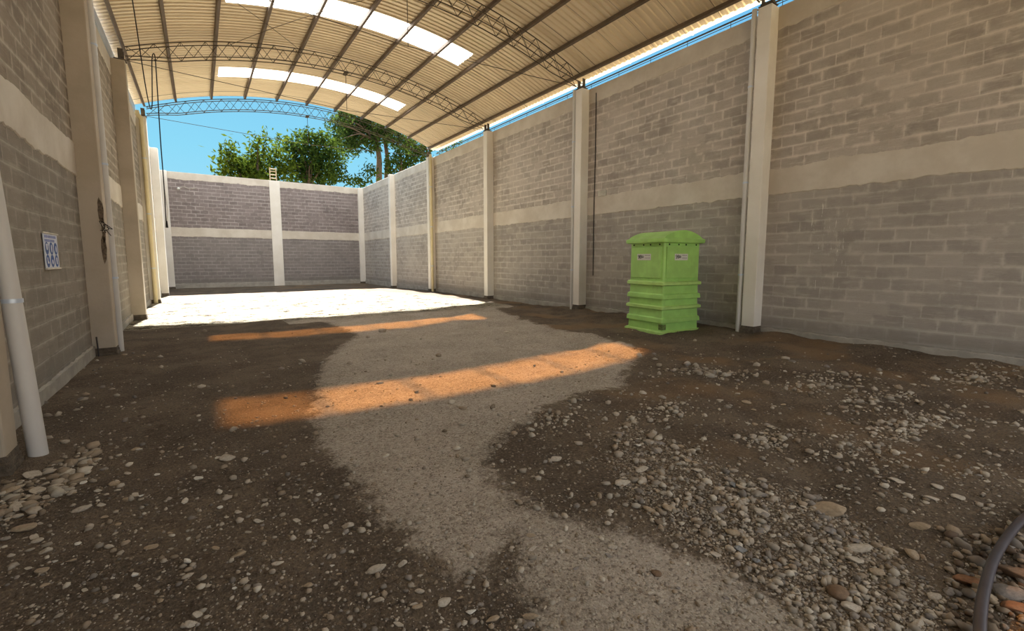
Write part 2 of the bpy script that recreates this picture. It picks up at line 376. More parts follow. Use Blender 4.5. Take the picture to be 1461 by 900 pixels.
# ------------------------------------------------------------------ columns
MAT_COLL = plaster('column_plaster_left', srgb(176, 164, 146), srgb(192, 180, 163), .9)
def column(x0, x1, y, lab, grp, h=6.17, w=CW):
    cx = (x0+x1)/2
    t = thing('concrete_column', lab, 'column', (cx, y+w/2, 0), 0, grp)
    z0 = gz(min(max(cx, WL), WR), y)
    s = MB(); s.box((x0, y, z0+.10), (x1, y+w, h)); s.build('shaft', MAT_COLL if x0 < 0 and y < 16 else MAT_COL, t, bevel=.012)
    f = MB(); n = 0
    for k in range(3):
        e = .006+.008*k
        f.box((x0-(.0 if x0 > 0 else -.0)-e*(1 if x0 > 0 else 0), y-e, z0-.25), (x1+e*(0 if x0 > 0 else 1), y+w+e, z0+.125-.045*k))
    fo = f.build('footing', MAT_FOOT, t, bevel=.012); fo['label'] = 'rough dark unplastered concrete foot'
    return t
RL = ['concrete column on the right wall nearest the viewer, right of the green tank', 'concrete column on the right wall, next one left of the green tank', 'concrete column on the right wall, second one left of the green tank', 'right wall column where the roof ends, a cream pipe beside it', 'bluish concrete column on the right wall in the open yard']
LL = ['concrete column nearest the viewer at left, beside the thick grey pipe', 'concrete column on left wall just past the safety sign, chipped and with loose wires', 'concrete column on the left wall, standing where the sunlit ground begins', 'concrete column on left wall with the cream pipe on its near side', 'lower far column on left wall in the open yard']
for i, y in enumerate(COLY):
    column(XR, WR+.02, y, RL[i], 'columns along the right wall')
    column(WL-.02, XL, y, LL[i], 'columns along the left wall')
column(WL-.02, XL+.02, YB-.24, 'pale corner column at left end of the back wall', 'columns of the back wall')
column(XR-.02, WR+.02, YB-.24, 'pale corner column at right end of the back wall', 'columns of the back wall')
t = thing('concrete_column', 'broad pale concrete column in the middle of the back wall', 'column', (3.95, YB, 0), 0, 'columns of the back wall')
s = MB(); s.box((3.67, YB-.05, -.1), (4.23, YB+.02, 6.15)); s.build('shaft', MAT_COL, t, bevel=.012)

# ------------------------------------------------------------------ roof
MAT_ROOF, tt, bb = new_mat('galvanised_sheet'); q = N(tt)
pp = q.pos(); sx = q.n('ShaderNodeSeparateXYZ', {0: pp})
pn = q.noise(pp, .6, 4).outputs['Fac']; wv = q.n('ShaderNodeCombineXYZ', {0: q.math('MULTIPLY', sx.outputs[0], .12), 1: sx.outputs[1], 2: 0.0}).outputs[0]
sn = q.noise(wv, 2.2, 3).outputs['Fac']
rc = q.mix(q.step(sn, .35, .7), srgb(232, 215, 187), srgb(242, 227, 201))
lap = q.math('FRACT', q.math('DIVIDE', q.math('ADD', sx.outputs[1], .32), .84))
rc = q.mix(q.math('MULTIPLY', q.step(lap, .018, .008), .75), rc, srgb(88, 76, 62))
tt.links.new(rc, bb.inputs['Base Color']); bb.inputs['Metallic'].default_value = .5; bb.inputs['Roughness'].default_value = .36
SKY, tt, bb = new_mat('fibreglass_skylight')
q = N(tt)
# amber-tinted clear light through a milky sheet
tl = q.n('ShaderNodeBsdfTranslucent', {'Color': C4(.95, .95, .92)}); tp = q.n('ShaderNodeBsdfTransparent', {'Color': C4(1.0, .43, .11)})
ms = q.n('ShaderNodeMixShader', {0: .21, 1: tl.outputs[0], 2: tp.outputs[0]})
tt.links.new(ms.outputs[0], tt.nodes['Material Output'].inputs['Surface'])
PITCHY, AMP = .16, .0125
ys = []
y = ROOF0
while y < ROOF1:
    for k in (0, .42, .55, .87): ys.append(y+k*PITCHY)
    y += PITCHY
ys = np.array(ys); amp = AMP*np.tile([1, 1, -1, -1], len(ys)//4)
XS = np.concatenate([np.linspace(WL-.02, .83, 10), np.linspace(.83, 6.72, 27)[1:], np.linspace(6.72, 9.20, 11)[1:]])
ZS = np.array([zroof(x) for x in XS]); sl = np.gradient(ZS, XS); nrmx = -sl/np.sqrt(1+sl**2); nrmz = 1/np.sqrt(1+sl**2)
VX = XS[None, :]+amp[:, None]*nrmx[None, :]; VZ = ZS[None, :]+amp[:, None]*nrmz[None, :]; VY = np.repeat(ys[:, None], len(XS), 1)
V = np.stack([VX, VY, VZ], -1).reshape(-1, 3); ix = np.arange(len(V)).reshape(len(ys), len(XS))
F = np.stack([ix[:-1, :-1], ix[:-1, 1:], ix[1:, 1:], ix[1:, :-1]], -1)
bands = [(16.6, 17.46), (11.58, 12.44), (6.5, 7.32)]
mask = np.zeros(F.shape[:2], int); ym = (ys[:-1]+ys[1:])/2; xm = (XS[:-1]+XS[1:])/2
for bi, (b0, b1) in enumerate(bands):
    mask[((ym > b0) & (ym < b1))[:, None] & ((xm > .83) & (xm < 6.72))[None, :]] = bi+1
def sub_mesh(name, F):
    u, inv = np.unique(F, return_inverse=True); return fast_mesh(name, V[u], inv.reshape(-1, 4))
struct(link('ceiling', sub_mesh('ceiling', F[mask == 0].reshape(-1, 4)), MAT_ROOF, smooth=True))
SLAB = ['long white translucent skylight sheet in the roof nearer the open yard end', 'long white translucent skylight sheet cut by the top edge of the photo', 'translucent skylight sheet in the roof overhead, above the viewer']
for bi in (1, 2, 3):
    tag(link('roof_skylight', sub_mesh('roof_skylight', F[mask == bi].reshape(-1, 4)), SKY, smooth=True), SLAB[bi-1], 'skylight', 'skylights in the curved roof')

MAT_PURLIN = plain('purlin_steel', srgb(106, 92, 80), .5, .3, nscale=3, namt=.2)
MAT_TRUSS = plain('truss_steel', srgb(92, 84, 74), .8, 0, nscale=5, namt=.15, spec=0.0)
PX = [-1.22, -.36, .67, 1.70, 2.75, 3.80, 4.86, 5.93, 6.97, 7.98, 8.94]
PORD = ['leftmost', 'second from the left', 'third from the left', 'fourth from the left', 'fifth from the left', 'sixth from the left', 'seventh from the left', 'fourth from the right', 'third from the right', 'second from the right', 'rightmost']
for i, x in enumerate(PX):
    sl_ = (zroof(x+.01)-zroof(x-.01))/.02; an = math.atan(sl_)
    zt = zroof(x)-AMP-.002
    Mx = Matrix.Translation((x, 0, zt)) @ Matrix.Rotation(-an, 4, 'Y')
    ob = MB()
    y0, y1 = ROOF0, ROOF1+.06
    ob.box((-.03, y0, -.004), (.03, y1, 0), Mx); ob.box((-.03, y0, -.10), (-.026, y1, -.004), Mx)
    ob.box((-.03, y0, -.104), (.03, y1, -.10), Mx); ob.box((.026, y0, -.10), (.03, y1, -.08), Mx); ob.box((.026, y0, -.024), (.03, y1, -.004), Mx)
    tag(ob.build('roof_purlin', MAT_PURLIN), 'brown steel purlin under the roof, %s of them at the open end' % PORD[i], 'purlin', 'purlins under the roof')

def ztop(x): return arc(x, 7.44, 6.46)
def zbot(x):
    d = .37*min(1.0, .55+max(0, 5.0-abs(x-CX))*.5); return ztop(x)-d
def truss(y, lab, hang):
    t = thing('roof_truss', lab, 'truss', (CX, y, 6.2), 0, 'arched lattice trusses')
    xs = np.linspace(XL+.02, XR-.02, 61); hw = .12; r = .013
    for s_ in (-1, 1):
        for fz in (ztop, zbot):
            c = MB(); c.tube([(x, y+s_*hw, fz(x)) for x in xs], r, 6); c.build('chord', MAT_TRUSS, t, smooth=True)
        l = MB(); n = 38; st = np.linspace(XL+.05, XR-.05, n+1)
        pts = [(x, y+s_*hw, (zbot if (k+(s_ > 0)) % 2 else ztop)(x)) for k, x in enumerate(st)]
        for a_, b_ in zip(pts[:-1], pts[1:]): l.tube([a_, b_], .007, 5)
        if s_ < 0: l.build('lacing', MAT_TRUSS, t)
    bt = l
    for k, x in enumerate(np.linspace(XL+.05, XR-.05, 20)):
        bt.tube([(x, y-hw, ztop(x)), (x, y+hw, ztop(x))], .007, 5); bt.tube([(x, y-hw, zbot(x)), (x, y+hw, zbot(x))], .007, 5)
    bt.build('lacing', MAT_TRUSS, t)
    for x, s_ in ((XL, -1), (XR, 1)):
        b = MB(); b.box((x-.02 if s_ > 0 else x-.2, y-.12, 6.172), (x+.2 if s_ > 0 else x+.02, y+.14, 6.186))
        b.box((x+s_*.02, y-.10, 6.186), (x+s_*.12, y-.09, 6.42)); b.box((x+s_*.02, y+.09, 6.186), (x+s_*.12, y+.10, 6.42))
        b.tube([(x+s_*.05, y-.13, 6.23), (x+s_*.05, y+.13, 6.23)], .016, 8); b.build('anchor_shoe', MAT_TRUSS, t)
    tr = MB(); tz = 5.99 if hang else 6.0
    tr.tube([(XL, y, 6.2), (hang, y, tz), (XR, y, 6.2)], .008, 6); tr.build('tie_rod', MAT_TRUSS, t)
    hg = MB(); hg.tube([(hang, y, tz), (hang, y, zbot(hang))], .008, 6)
    hg.box((hang-.05, y-.13, zbot(hang)-.03), (hang+.05, y+.13, zbot(hang)+.01)); hg.build('hanger_rod', MAT_TRUSS, t)
for y, lab, hg in ((COLY[3]+.1, 'arched lattice truss at the open end of the roof, seen against the sky', 3.8), (COLY[2]+.1, 'arched lattice truss between the two skylights, under the corrugated sheets', 3.94), (COLY[1]+.1, 'arched lattice truss landing on the column left of the green tank', 3.9), (COLY[0]+.1, 'lattice truss whose end shoe sits on the column right of the green tank', 3.9)):
    truss(y, lab, hg)
def brace(a_, b_, lab):
    z = lambda x: arc(x, 7.40, 6.45)
    b = MB(); n = 8
    b.tube([(a_[0]+(b_[0]-a_[0])*k/n, a_[1]+(b_[1]-a_[1])*k/n, z(a_[0]+(b_[0]-a_[0])*k/n)) for k in range(n+1)], .007, 5)
    tag(b.build('bracing_rod', MAT_TRUSS), lab, 'rod', 'bracing rods under the roof')
brace((1.0, 14.35), (4.4, 9.44), 'thin bracing rod under the roof, crossing the nearer skylight')
brace((2.75, 14.35), (-.9, 9.44), 'thin bracing rod under the roof, left of the nearer skylight')

# gutters, eave rails
MAT_GUT = plain('gutter_sheet', srgb(196, 206, 220), .35, .3, nscale=2, namt=.1)
MAT_PVC = plain('pvc_pipe', srgb(206, 203, 198), .45, nscale=2, namt=.05)
MAT_PVCC = plain('cream_pipe', srgb(214, 200, 160), .5, nscale=2, namt=.06)
MAT_DARK = plain('dark_metal', srgb(70, 66, 64), .5, .4)
def gutter(x, sgn, lab, wall_z):
    t = thing('roof_gutter', lab, 'gutter', (x, 6.0, wall_z), 0, 'eave gutters')
    gh = .11 if sgn > 0 else .24
    poly = [(0, gh), (0, 0), (.26, 0), (.26, gh-.02), (.25, gh-.02), (.25, .012), (.012, .012), (.012, gh)]
    ch = MB(); ch.prism([(x+sgn*a_, ROOF0, wall_z+b_) for a_, b_ in poly], (0, ROOF1-ROOF0+.1, 0)); ch.build('channel', MAT_GUT, t)
    for k in range(13):
        y = -2.6+k*1.8
        jb = MB(); jb.box((min(x-sgn*.004, x+sgn*.002), y, wall_z-.004), (max(x-sgn*.004, x+sgn*.002), y+.035, wall_z+gh+.01)); jb.box((min(x, x+sgn*.28), y, wall_z-.006), (max(x, x+sgn*.28), y+.035, wall_z-.001)); jb.build('joint_strap', MAT_GUT, t)
gutter(9.212, 1, 'galvanised gutter outside the right eave, seen as a bright strip in the gap', 6.565)
gutter(WL+.02, -1, 'grey galvanised gutter along the top of the left wall', 6.24)
rb = MB(); rb.tube([(9.26, ROOF0, 6.36), (9.26, YB-11.1, 6.36)], .018, 8); rb.tube([(9.26, ROOF0, 6.305), (9.26, YB-11.1, 6.305)], .008, 6)
for k in range(22): rb.tube([(9.26, -2.6+k*1.0, 6.36), (9.26, -2.6+k*1.0, 6.17)], .006, 5)
tag(rb.build('eave_rail', MAT_DARK), 'thin dark steel rail running along the top of the right wall', 'rail')

# downpipes
def pipe(x, y, r, z1, mat, lab, elbow=None, lean=0.0):
    t = thing('downpipe', lab, 'pipe', (x, y, 0), 0, 'rainwater downpipes')
    z0 = gz(max(x, WL), y)-.02
    b = MB(); b.tube([(x, y, z0), (x+lean*(z1-z0), y, z1)], r, 20); b.build('pipe_length', mat, t, smooth=True)
    if elbow is not None:
        e_ = MB(); n = 6
        e_.tube([(x, y, z1-.06)]+[(x+(elbow-x)*math.sin(k/n*math.pi/2), y, z1+.20*(1-math.cos(k/n*math.pi/2))*1.0+.0) for k in range(n+1)][1:], r*1.12, 16); e_.build('elbow', mat, t, smooth=True)
    for z in (1.2, 3.0, 4.8):
        c = MB(); c.tube([(x+lean*z, y, z-.015), (x+lean*z, y, z+.015)], r+.006, 20); c.build('pipe_clip', MAT_GUT, t, smooth=True)
pipe(-1.085, 4.72, .056, 6.15, MAT_PVC, 'thick grey-white downpipe nearest the viewer at left edge', None, -.042)
pipe(-1.155, 9.34+CW+.085, .05, 6.0, MAT_PVC, 'white downpipe on left wall behind the chipped column with loose wires', WL+.06)
pipe(XL-.12, 19.36-.07, .06, 6.1, MAT_PVCC, 'cream downpipe on the left wall at the open end of the roof', WL+.06)
pipe(XR+.045, 4.39+CW+.085, .045, 6.2, MAT_PVC, 'thin white downpipe behind the column right of the green tank')
pipe(XR+.03, 9.34+CW+.085, .045, 6.2, MAT_PVC, 'thin white downpipe behind the column left of the green tank')
pipe(XR+.06, 19.36-.10, .06, 6.25, MAT_PVCC, 'cream downpipe on the right wall at the open end of the roof')

# ------------------------------------------------------------------ green tank
def green(name, col):
    m, t, b = new_mat(name); q = N(t); p = q.n('ShaderNodeTexCoord').outputs['Object']
    a_ = q.noise(p, 3.5, 5).outputs['Fac']; st = q.noise(q.n('ShaderNodeVectorMath', {0: p, 1: (9, 9, 1.2)}, operation='MULTIPLY').outputs[0], 2.0, 4).outputs['Fac']
    c = q.mix(q.step(a_, .35, .7), col, tuple(x*1.18 for x in col[:3])+(1,))
    c = q.mix(q.math('MULTIPLY', q.step(st, .55, .75), .22), c, srgb(150, 170, 110))
    t.links.new(c, b.inputs['Base Color']); b.inputs['Roughness'].default_value = .42; b.inputs['Specular IOR Level'].default_value = .35
    return m
MAT_GREEN = green('green_fibreglass', srgb(160, 206, 112))
MAT_GREEN2 = green('green_rim', srgb(176, 212, 124))
MAT_HOLE = plain('dark_hole', srgb(20, 24, 16), .9)
TK_A, TK_B, TK_TH = 1.17, 1.06, math.radians(-6)
tank = thing('storage_tank', 'tall green plastic tank with ribbed base and domed lid by the right wall', 'tank', (7.48, 5.50, gz(7.9, 5.9)), TK_TH)
bpy.context.view_layer.update()
def rring(mb, prof, cx, cy, a_, b_, rad=.05):
    """stack of rounded rectangles: prof = [(z, inset)]"""
    rings = []
    for z, ins in prof:
        hx, hy = a_/2-ins, b_/2-ins; r = max(.015, rad-ins*.3); pts = []
        for sx_, sy_, a0 in ((1, 1, 0), (-1, 1, 90), (-1, -1, 180), (1, -1, 270)):
            for k in range(4):
                an = math.radians(a0+30*k); pts.append((cx+sx_*(hx-r)+r*math.cos(an), cy+sy_*(hy-r)+r*math.sin(an), z))
        rings.append(pts)
    n = 16; vs = [p for r_ in rings for p in r_]
    fs = [(i*n+k, i*n+(k+1) % n, (i+1)*n+(k+1) % n, (i+1)*n+k) for i in range(len(rings)-1) for k in range(n)]
    fs += [tuple(range(n))[::-1], tuple((len(rings)-1)*n+k for k in range(n))]
    mb.add(vs, fs)
def place(mb): mb.v = [tuple(tank_M @ Vector(p)) for p in mb.v]; return mb
tank_M = Matrix.Translation(tank.location) @ Matrix.Rotation(TK_TH, 4, 'Z')
tx, ty = TK_A/2, TK_B/2
# ribbed lower body
b = MB(); rring(b, [(0.0, .045), (.085, .05), (.235, .055), (.24, .014), (.325, .022), (.345, .052), (.50, .06), (.51, .06), (.715, .062), (.72, .016), (.805, .024), (.825, .060), (.99, .065), (1.10, .065)], tx, ty, TK_A, TK_B)
place(b).build('ribbed_body', MAT_GREEN, tank, bevel=.006)
for z0, z1, o_ in ((-.01, .075, -.012), (.505, .585, .004), (.99, 1.075, .012)):
    b = MB(); rring(b, [(z0, o_+.02), (z0+.012, o_), (z1-.02, o_), (z1, o_+.035)], tx, ty, TK_A, TK_B)
    place(b).build('flange', MAT_GREEN2, tank, smooth=True)
b = MB(); rring(b, [(1.07, .06), (1.12, .062), (1.86, .062)], tx, ty, TK_A, TK_B, .06); place(b).build('upper_body', MAT_GREEN, tank, smooth=True)
def panel(face):
    # raised flat panel on a face of the upper body, face 0 = local -y, 1 = local -x
    b = MB(); L = TK_A if face == 0 else TK_B; a0, a1 = .12, L-.12
    pts = [(a0, 1.14), (a1, 1.14), (a1, 1.77), (a0, 1.77)]
    if face == 0: b.prism([(x, .036, z) for x, z in pts], (0, .045, 0))
    else: b.prism([(.036, x, z) for x, z in pts], (.045, 0, 0))
    place(b).build('side_panel', MAT_GREEN, tank, bevel=.008)
panel(0); panel(1)
for f_ in (0, 1):
    L = TK_A if f_ == 0 else TK_B
    for fr in (.17, .40, .58, .84):
        b = MB(); c = L*fr
        if f_ == 0: b.tube([(c, .055, 1.815), (c, .09, 1.815)], .017, 10)
        else: b.tube([(.055, c, 1.815), (.09, c, 1.815)], .017, 10)
        o = place(b).build('vent_hole', MAT_HOLE, tank); o['label'] = 'small dark round hole under the lid'
b = MB(); rring(b, [(1.845, .03), (1.855, -.018), (1.90, -.028), (1.93, -.022), (1.94, .0)], tx, ty, TK_A, TK_B, .06)
# barrel-shaped crown, ridge along local y
prof = [(.0, 1.94)]
for k in range(13):
    f_ = k/12; x = .02+(TK_A-.04)*f_; prof.append((x, 1.94+.165*math.sin(math.pi*f_)**.8))
prof.append((TK_A, 1.94))
b.prism([(x, .03, z) for x, z in prof], (0, TK_B-.06, 0)); place(b).build('lid', MAT_GREEN, tank, smooth=True)
b = MB(); b.box((.05, .032, .10), (.15, .05, .21)); b.box((.04, .03, .10), (.05, .13, .21)); o = place(b).build('worn_patch', plain('worn_patch', srgb(112, 128, 72), .9, nscale=40, namt=.4), tank); o['label'] = 'scuffed brownish patch low on the corner'
MAT_WHITE = plain('sticker_white', srgb(214, 214, 204), .5, namt=.05)
MAT_INK = plain('ink_black', srgb(30, 36, 40), .6); MAT_GREYINK = plain('ink_grey', srgb(150, 146, 146), .6)
def text_mesh(body, size):
    cu = bpy.data.curves.new('t', 'FONT'); cu.body = body; cu.size = size; cu.extrude = .0008
    o = bpy.data.objects.new('t', cu); COL.objects.link(o); bpy.context.view_layer.update()
    me = bpy.data.meshes.new_from_object(o.evaluated_get(bpy.context.evaluated_depsgraph_get()))
    bpy.data.objects.remove(o); return me
for f_ in (0, 1):
    L = TK_A if f_ == 0 else TK_B; w_, h_ = .38, .13
    u0 = .33 if f_ == 0 else .30; z0 = 1.50
    # frame: U along the label from its left as seen, from outside
    if f_ == 0: O = Vector((u0, .0335, z0)); U = Vector((1, 0, 0)); Nn = Vector((0, -1, 0))
    else: O = Vector((.0335, L-u0, z0)); U = Vector((0, -1, 0)); Nn = Vector((-1, 0, 0))
    FM = tank_M @ Matrix((U.to_4d()*1, Vector((0, 0, 1, 0)), Nn.to_4d(), Vector((0, 0, 0, 1)))).transposed()
    FM = tank_M @ Matrix(((U.x, 0, Nn.x, O.x), (U.y, 0, Nn.y, O.y), (U.z, 1, Nn.z, O.z), (0, 0, 0, 1)))
    b = MB(); b.box((0, 0, 0), (w_, h_, .002), FM); st = b.build('sticker', MAT_WHITE, tank); st['label'] = 'white sticker with dark lettering'
    b = MB()
    for cx_ in (.045, .095):      # two curled marks of the emblem
        b.tube([FM @ Vector((cx_+.024*math.cos(a_), .07+.034*math.sin(a_), .003)) for a_ in np.linspace(2.4, -2.0, 10)], .006, 5)
        b.tube([FM @ Vector((cx_-.018, .075, .003)), FM @ Vector((cx_+.012, .065, .003))], .007, 5)
    b.build('emblem', MAT_INK, st)
    tm = text_mesh('SBI', .075); tm.transform(FM @ Matrix.Translation((.125, .045, .003)) @ Matrix.Scale(.62, 4, (1, 0, 0))); link('lettering', tm, MAT_INK, st)
    for z_ in (.09, .038):
        b = MB()
        for k in range(4): b.box((.215+k*.037, z_, .002), (.215+k*.037+.026, z_+.014, .0032), FM)
        b.build('small_print', MAT_GREYINK, st)

# ------------------------------------------------------------------ safety sign on the left wall
MAT_SIGN = plain('sign_white', srgb(206, 210, 222), .55, namt=.04); MAT_BLUE = plain('sign_blue', srgb(52, 84, 150), .6); MAT_HEAD = plain('sign_header', srgb(128, 138, 190), .6)
SY0, SY1, SZ0, SZ1 = 7.17, 7.77, 1.40, 1.80
sign = thing('safety_sign', 'white and blue banner of six round safety pictograms on the left wall', 'sign', (WL, 7.47, 1.6))
def sgn_box(y0, y1, z0, z1, d0, d1): b = MB(); b.box((WL+d0, y0, z0), (WL+d1, y1, z1)); return b
sgn_box(SY0, SY1, SZ0, SZ1, .010, .016).build('banner', MAT_SIGN, sign)
for z in (SZ1, SZ0-.012):
    b = MB(); b.tube([(WL+.02, SY0-.03, z), (WL+.02, SY1+.02, z)], .010, 8); b.build('banner_rod', plain('rod_wood', srgb(214, 206, 190), .6), sign)
b = MB()
for r_ in range(2):
    for k in range(7 if r_ == 0 else 6): b.box((WL+.016, SY0+.05+k*.072, SZ1-.055-r_*.045), (WL+.018, SY0+.05+k*.072+.05, SZ1-.025-r_*.045))
b.build('heading', MAT_HEAD, sign)
def disc(cy_, cz_, r_, d_, n=28, sy=1, sz=1):
    return [(WL+d_, cy_+r_*sy*math.cos(2*math.pi*k/n), cz_+r_*sz*math.sin(2*math.pi*k/n)) for k in range(n)]
for r_ in range(2):
    for c_ in range(3):
        cy_, cz_ = SY0+.11+c_*.19, SZ1-.175-r_*.145; R_ = .072
        b = MB(); b.prism(disc(cy_, cz_, R_, .016), (.0015, 0, 0)); pg = b.build('pictogram', MAT_BLUE, sign)
        s_ = MB(); k = r_*3+c_
        if k == 0: s_.prism(disc(cy_, cz_+.012, .034, .0175, sz=1.0), (.001, 0, 0)); s_.prism([(WL+.0175, cy_-.045, cz_+.03), (WL+.0175, cy_+.045, cz_+.03), (WL+.0175, cy_+.03, cz_+.052), (WL+.0175, cy_-.03, cz_+.052)], (.001, 0, 0))
        elif k == 1: s_.prism(disc(cy_, cz_, .026, .0175, sz=1.8), (.001, 0, 0))
        elif k == 2: s_.prism(disc(cy_+.01, cz_-.005, .024, .0175, sz=1.6), (.001, 0, 0))
        elif k == 3: s_.prism([(WL+.0175, cy_-.03, cz_-.03), (WL+.0175, cy_+.035, cz_-.03), (WL+.0175, cy_+.03, cz_-.01), (WL+.0175, cy_, cz_), (WL+.0175, cy_, cz_+.04), (WL+.0175, cy_-.03, cz_+.04)], (.001, 0, 0))
        elif k == 4: s_.prism(disc(cy_, cz_-.012, .028, .0175), (.001, 0, 0))
        else: s_.prism([(WL+.0175, cy_-.02, cz_-.04), (WL+.0175, cy_+.02, cz_-.04), (WL+.0175, cy_+.03, cz_+.03), (WL+.0175, cy_, cz_+.045), (WL+.0175, cy_-.03, cz_+.03)], (.001, 0, 0))
        s_.build('symbol', MAT_SIGN, pg)
b = MB(); b.tube([(WL+.012, SY0-.02, SZ1), (WL+.01, 7.47, SZ1+.03), (WL+.012, SY1, SZ1)], .002, 4); b.build('hanging_cord', MAT_GREYINK, sign)

# ------------------------------------------------------------------ small fittings
MAT_BLACK = plain('black_cable', srgb(36, 32, 30), .55); MAT_WIRE = plain('loose_wire', srgb(190, 182, 168), .6)
def spline(pts, n=10):
    P = [Vector(p) for p in pts]; P = [P[0]*2-P[1]]+P+[P[-1]*2-P[-2]]; out = []
    for i in range(1, len(P)-2):
        for k in range(n):
            t = k/n; a_, b_, c_, d_ = P[i-1], P[i], P[i+1], P[i+2]
            out.append(.5*((2*b_)+(c_-a_)*t+(2*a_-5*b_+4*c_-d_)*t*t+(3*b_-a_-3*c_+d_)*t**3))
    out.append(P[-2]); return out
cb = thing('hanging_cable', 'dark electric cable looping down from the roof truss at upper left', 'cable', (-.62, 14.3, 6.3))
A1 = at_axis(188, -12, 1, 12.2)
pts = [(-.80, 12.0, A1.z)]+[tuple(at_axis(*p)) for p in ((192, 20, 1, 12.6), (201, 80, 1, 13.2), (208, 125, 1, 13.7), (214, 153, 1, 14.1), (217, 150, 1, 14.2), (217, 115, 1, 14.28))]+[tuple(at_axis(217, 82, 1, 14.3)), tuple(at_axis(221, 80, 1, 14.34)), tuple(at_axis(224, 120, 1, 14.38)), tuple(at_axis(229, 200, 1, 14.4)), tuple(at_axis(234, 265, 1, 14.4)), tuple(at_axis(237, 318, 1, 14.4))]
b = MB(); b.tube(spline(pts, 6), .012, 6); b.build('cord', MAT_BLACK, cb, smooth=True)
p = at_axis(238, 322, 1, 14.4); b = MB(); b.tube([p+Vector((0, 0, .12)), p+Vector((0, 0, -.05))], [.02, .03], 8); b.build('plug', MAT_BLACK, cb)
for s_ in (0,):
    b = MB(); b.tube([tuple(at_axis(233, 258, 1, 14.42)), tuple(at_axis(239, 300, 1, 14.42)), tuple(at_axis(238, 318, 1, 14.42))], .008, 5); b.build('cord_tail', MAT_WIRE, cb)

# chipped conduit chase with loose wires on the second left column
b = MB(); ch = thing('wall_socket_hole', 'chipped dark hole with loose wires on the left column past the safety sign', 'wiring', (XL, 9.34, 2.0))
for cz_, cx_, rr, hh in ((2.25, XL-.035, .035, .17), (1.66, XL-.035, .032, .2), (1.95, XL-.02, .02, .2)):
    n = 18; poly = []
    for k in range(n):
        an = 2*math.pi*k/n; w_ = 1+.3*noise.noise((math.cos(an)*2, math.sin(an)*2, cz_*5))
        poly.append((cx_+rr*w_*math.cos(an), 9.336, cz_+hh*w_*math.sin(an)))
    b.prism(poly, (0, .003, 0))
b.build('chipped_recess', plain('chipped_concrete', srgb(112, 98, 82), .95, nscale=30, namt=.5, bump=.6), ch)
for k in range(5):
    w_ = MB(); z_ = 2.02; w_.tube(spline([(XL-.04, 9.335, z_), (XL-.02+.03*k, 9.30-.02*k, z_+.06-.03*k), (XL+.05-.025*k, 9.26, z_+.03*(k-2)), (XL-.05+.03*k, 9.27, z_-.08-.02*k)], 5), .005, 5); w_.build('wire', MAT_WIRE if k % 2 else MAT_BLACK, ch)
b = MB(); b.tube([(WL+.07, 9.31, -.05), (WL+.06, 9.31, .30)], .010, 7); tag(b.build('rebar_stub', MAT_DARK), 'short rusty steel bar standing at foot of the left column past the sign', 'rebar')
# small lamp on the back wall with its wire
lp = thing('wall_lamp', 'small white lamp with a wire high on the back wall at left', 'lamp', (-.68, YB, 5.3))
b = MB(); b.box((-.72, YB-.04, 5.24), (-.64, YB, 5.36)); b.build('base', MAT_WHITE, lp, bevel=.01)
b = MB(); b.tube([(-.68, YB-.04, 5.33), (-.69, YB-.09, 5.30), (-.70, YB-.16, 5.24)], [.04, .07, .05], 10); b.build('bulb', MAT_WHITE, lp, smooth=True)
b = MB(); b.tube(spline([(-.64, YB-.015, 5.34), (-.45, YB-.02, 5.40), (-.2, YB-.02, 5.33), (.1, YB-.015, 5.40)], 5), .014, 5); b.build('wire', MAT_WIRE, lp)
# pale patch on the right wall, built as a thin plate
b = MB(); b.box((WR-.025, 8.62, 3.22), (WR+.01, 8.92, 3.37)); tag(b.build('pale_plate', plain('box_plate', srgb(186, 182, 168), .7), bevel=.006), 'small pale rectangular plate above the belt beam, near the column left of the tank', 'box')
b = MB(); b.tube([(WR-.02, 9.06, 6.0), (WR-.02, 9.05, 4.2), (WR-.02, 9.07, 2.4), (WR-.02, 9.05, 1.05)], .012, 6); tag(b.build('wall_cable', MAT_DARK), 'thin dark cable running down the right wall beside the column left of the tank', 'cable')
# reinforcement left standing over the middle column of the back wall
rc_ = thing('rebar_cage', 'short pale rebar cage sticking up over the middle of the back wall', 'rebar', (3.95, YB+.05, 6.1))
MAT_RB = plain('pale_bars', srgb(186, 170, 140), .7)
for dx in (-.17, .17):
    for dy in (-.04, .06):
        b = MB(); b.tube([(3.92+dx, YB+.06+dy, 6.172), (3.92+dx*.95, YB+.06+dy, 6.93)], .022, 6); b.build('upright_bar', MAT_RB, rc_)
for z in (6.32, 6.52, 6.72, 6.86):
    b = MB(); p4 = [(3.92-.18, YB+.01, z), (3.92+.18, YB+.01, z), (3.92+.18, YB+.13, z), (3.92-.18, YB+.13, z)]
    for k in range(4): b.tube([p4[k], p4[(k+1) % 4]], .018, 5)
    b.build('stirrup', MAT_RB, rc_)

